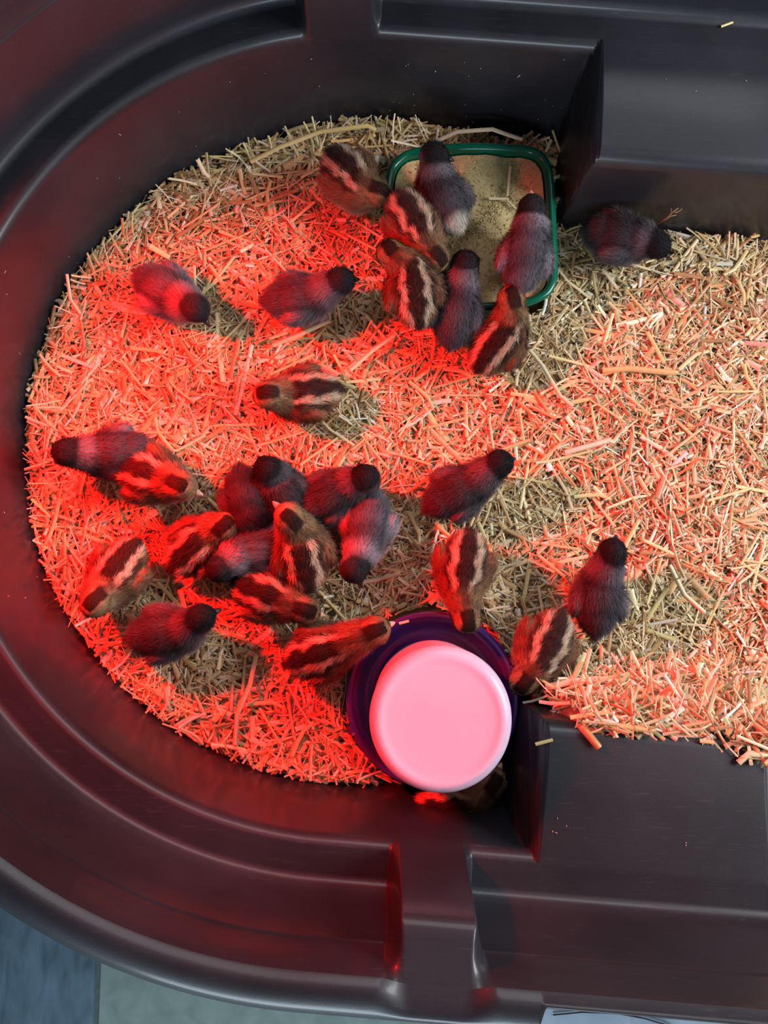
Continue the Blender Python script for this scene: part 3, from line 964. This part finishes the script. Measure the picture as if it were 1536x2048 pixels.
    L = (.0078 * (1 - hw) + .0042 * hw) * rng.uniform(.6, 1.3, NH) * s
    L = np.where((hx > .010) & (hw > .5), .0022, L)
    L = np.where(x < -.034, L * 1.15, L)
    side = np.cross(Nn, D); side /= np.linalg.norm(side, axis=1, keepdims=True) + 1e-9
    wdt = rng.uniform(.00028, .00055, NH)[:, None]
    mid = P + D * L[:, None] * .55
    tip = P + (D + flow * .28) * L[:, None]
    HV = np.stack([P - side * wdt * .5, P + side * wdt * .5, mid + side * wdt * .38, mid - side * wdt * .38, tip], 1).reshape(-1, 3)
    o5 = 5 * np.arange(NH)
    quads = np.stack([o5, o5 + 1, o5 + 2, o5 + 3], 1); tris_ = np.stack([o5 + 3, o5 + 2, o5 + 4], 1)
    # wind so the faces look outwards
    fn = np.cross(HV[o5 + 1] - HV[o5], HV[o5 + 3] - HV[o5]); flip = (fn * Nn).sum(1) < 0
    quads[flip] = quads[flip][:, ::-1]; tris_[flip] = tris_[flip][:, ::-1]
    hc = colour(P) * rng.uniform(.86, 1.14, (NH, 1))
    HC = np.repeat(hc, 5, 0).reshape(NH, 5, 3)
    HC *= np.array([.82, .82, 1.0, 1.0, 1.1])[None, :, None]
    HN = Nn * .9 + D * .25 + rng.normal(0, .12, (NH, 3)); HN /= np.linalg.norm(HN, axis=1, keepdims=True)
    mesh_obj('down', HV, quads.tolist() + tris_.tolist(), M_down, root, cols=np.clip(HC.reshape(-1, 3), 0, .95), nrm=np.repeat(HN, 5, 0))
    # --- beak: tapered hooked cone, flatter than wide
    if pale_beak is None: pale_beak = kind == 's'
    Mb = M_beak_pink if pale_beak else M_beak_dark
    h0 = H - base
    lt, uu = Vector(hl_lat), Vector(hl_up)
    v, f = [], []
    for t, r_ in ((0, .0046), (.35, .0039), (.7, .0024), (.93, .001), (1.0, .0003)):
        c = h0 + bd * (.0178 + t * .0105) * s - uu * (.0012 + .0022 * t * t) * s
        for q in range(8):
            a = q * math.pi / 4
            v.append(tuple(c + lt * math.cos(a) * r_ * s + uu * math.sin(a) * r_ * .78 * s))
    for i in range(4):
        for q in range(8):
            f.append((i * 8 + q, i * 8 + (q + 1) % 8, (i + 1) * 8 + (q + 1) % 8, (i + 1) * 8 + q))
    f.append(tuple(range(7, -1, -1))); f.append(tuple(range(32, 40)))
    mesh_obj('beak', v, f, Mb, root)
    for sg in (-1, 1):
        c = h0 + bd * .0075 * s + lt * sg * .0142 * s + uu * .0022 * s
        bm = bmesh.new(); bmesh.ops.create_uvsphere(bm, u_segments=12, v_segments=8, radius=.0026 * s, matrix=Matrix.Translation(c))
        me = bpy.data.meshes.new('eye'); bm.to_mesh(me); bm.free(); me.materials.append(M_eye)
        me.polygons.foreach_set('use_smooth', [True] * len(me.polygons))
        o = bpy.data.objects.new('eye', me); COL.objects.link(o); o.parent = root
    # --- legs: shank and four toes in one piece
    Ml = M_leg_pale if pale_beak else M_leg_dark
    for sg in (-1, 1):
        hip = lat * sg * .0125 * s + up * .022 * s - hd * .004 * s
        ank = lat * sg * .0145 * s + up * .0055 + hd * .004 * s
        toes = []
        for da, l_ in ((-28, .016), (0, .019), (28, .016), (180, .008)):
            a = math.radians(da); dv = hd * math.cos(a) + lat * math.sin(a)
            toes.append(tube([ank, ank + dv * l_ * .5 - up * .0022, ank + dv * l_ - up * .0040], [.0014, .0012, .0006], 6))
        v, f = merge(tube([hip, (hip + ank) / 2 - hd * .003, ank], [.0026, .0019, .0015], 7), *toes)
        mesh_obj('leg', v, f, Ml, root)
    return root


CH = [
    # kind, body, rump, head, beak, label, options
    ('s', (704, 362), (660, 310), (757, 388), (790, 400), 'striped chick with its rump to the wall at the tub corner', dict(hz=.055, pitch=-35)),
    ('g', (884, 395), (906, 440), (870, 312), (905, 318), 'dark grey chick with a cream rump standing in the green tub', dict(zb=.027, white_rump=True, pitch=-15)),
    ('s', (830, 458), (804, 405), (872, 517), (893, 540), 'striped chick squeezed against the tub edge, back stripes slanting', dict(zb=.027, hz=.048, pitch=-40)),
    ('s', (826, 578), (836, 640), (780, 506), (760, 480), 'striped chick facing the tub with its round rump in red light', dict(zb=.027, hz=.052, pitch=-25)),
    ('g', (912, 622), (902, 680), (930, 528), (936, 480), 'slim grey chick leaning over the tub rim between two striped chicks', dict(hz=.062, pitch=-30, tone=1.15)),
    ('s', (999, 682), (962, 730), (1022, 598), (1010, 560), 'striped chick with a dark crown at the outer corner of the tub', dict(hz=.068, pitch=-15)),
    ('g', (1050, 510), (1040, 570), (1063, 418), (1061, 370), 'grey chick with a thin pink beak standing on the feed', dict(zb=.027, hz=.058, pitch=0, tone=2.0, pale_beak=True)),
    ('g', (338, 588), (296, 560), (392, 617), (422, 655), 'mauve grey chick with pale breast alone near the curved wall', dict(tone=1.5, hz=.072)),
    ('g', (603, 598), (545, 603), (682, 562), (722, 554), 'dark grey chick in red straw, walking towards the green tub', dict(tone=1.1)),
    ('s', (603, 790), (662, 782), (535, 790), (485, 797), 'striped chick alone in the middle of the red pool of light', dict(hz=.070)),
    ('g', (228, 908), (296, 898), (134, 905), (76, 897), 'brownish grey chick with a pink beak pointing at the curved wall', dict(tone=1.25, pale_beak=True, hz=.068, pitch=0)),
    ('s', (308, 952), (262, 935), (365, 972), (410, 992), 'striped chick facing away from the wall behind the brownish grey chick', dict(hz=.068, pitch=-3)),
    ('s', (232, 1152), (258, 1112), (190, 1206), (150, 1255), 'pale striped chick with a pink beak at the curved wall', dict(hz=.072, tone=1.2, pitch=0)),
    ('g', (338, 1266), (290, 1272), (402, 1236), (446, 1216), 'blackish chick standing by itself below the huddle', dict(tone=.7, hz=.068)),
    ('s', (405, 1086), (368, 1118), (453, 1052), (492, 1018), 'striped chick at the wall side of the huddle, dark crown showing', dict(hz=.066)),
    ('g', (515, 1098), (570, 1080), (440, 1136), (390, 1184), 'rosy grey chick in the huddle with its head bowed to the straw', dict(tone=1.9, hz=.058, pitch=-35)),
    ('g', (563, 985), (590, 1030), (535, 940), (515, 912), 'black headed chick rising behind the striped one in the huddle', dict(tone=.75, hz=.070)),
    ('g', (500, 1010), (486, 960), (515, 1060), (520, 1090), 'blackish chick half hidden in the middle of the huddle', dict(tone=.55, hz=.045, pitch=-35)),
    ('s', (604, 1098), (616, 1150), (578, 1034), (532, 990), 'striped chick with a cream nape on top of the huddle, beak raised', dict(zb=.012, hz=.078, pitch=5, tone=1.1)),
    ('g', (668, 990), (630, 1010), (732, 957), (712, 915), 'dark chick in the huddle with head turned and pale cheek', dict(tone=.8, hz=.068)),
    ('g', (733, 1062), (748, 1000), (708, 1138), (728, 1184), 'rosy grey chick at the huddle edge facing the drinker', dict(tone=1.8, hz=.062, pitch=-25)),
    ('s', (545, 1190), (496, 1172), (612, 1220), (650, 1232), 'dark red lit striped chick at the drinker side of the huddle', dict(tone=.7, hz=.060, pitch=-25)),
    ('s', (650, 1301), (596, 1320), (752, 1260), (803, 1240), 'striped chick reaching its head over the purple rim to drink', dict(hz=.066, tone=.85)),
    ('g', (920, 982), (866, 1010), (998, 927), (1042, 912), 'dark grey chick walking alone between the huddle and open straw', dict(tone=1.0, hz=.066)),
    ('s', (926, 1142), (935, 1085), (934, 1238), (940, 1285), 'striped chick with its head down in the drinker trough', dict(hz=.056, pitch=-40)),
    ('g', (1196, 1192), (1190, 1258), (1224, 1105), (1238, 1062), 'lone bluish grey chick with black head on open straw', dict(tone=1.2, hz=.068)),
    ('s', (1086, 1300), (1114, 1242), (1046, 1362), (1022, 1402), 'brown streaked chick drinking beside the lower shelf', dict(hz=.052, pitch=-40)),
    ('g', (1240, 478), (1190, 468), (1314, 490), (1354, 522), 'dark chick by the wall below the wide upper shelf', dict(tone=.95, hz=.058)),
    ('s', (905, 1603), (855, 1612), (985, 1562), (1015, 1512), 'striped chick squeezed behind the drinker against the tank wall', dict(zb=-.02, hz=.056, tone=.9, wide=.84, size=.95)),
]
for k, (kind, body, rump, head, beak, label, opt) in enumerate(CH):
    make_chick(k, kind, body, rump, head, beak, label, **opt)
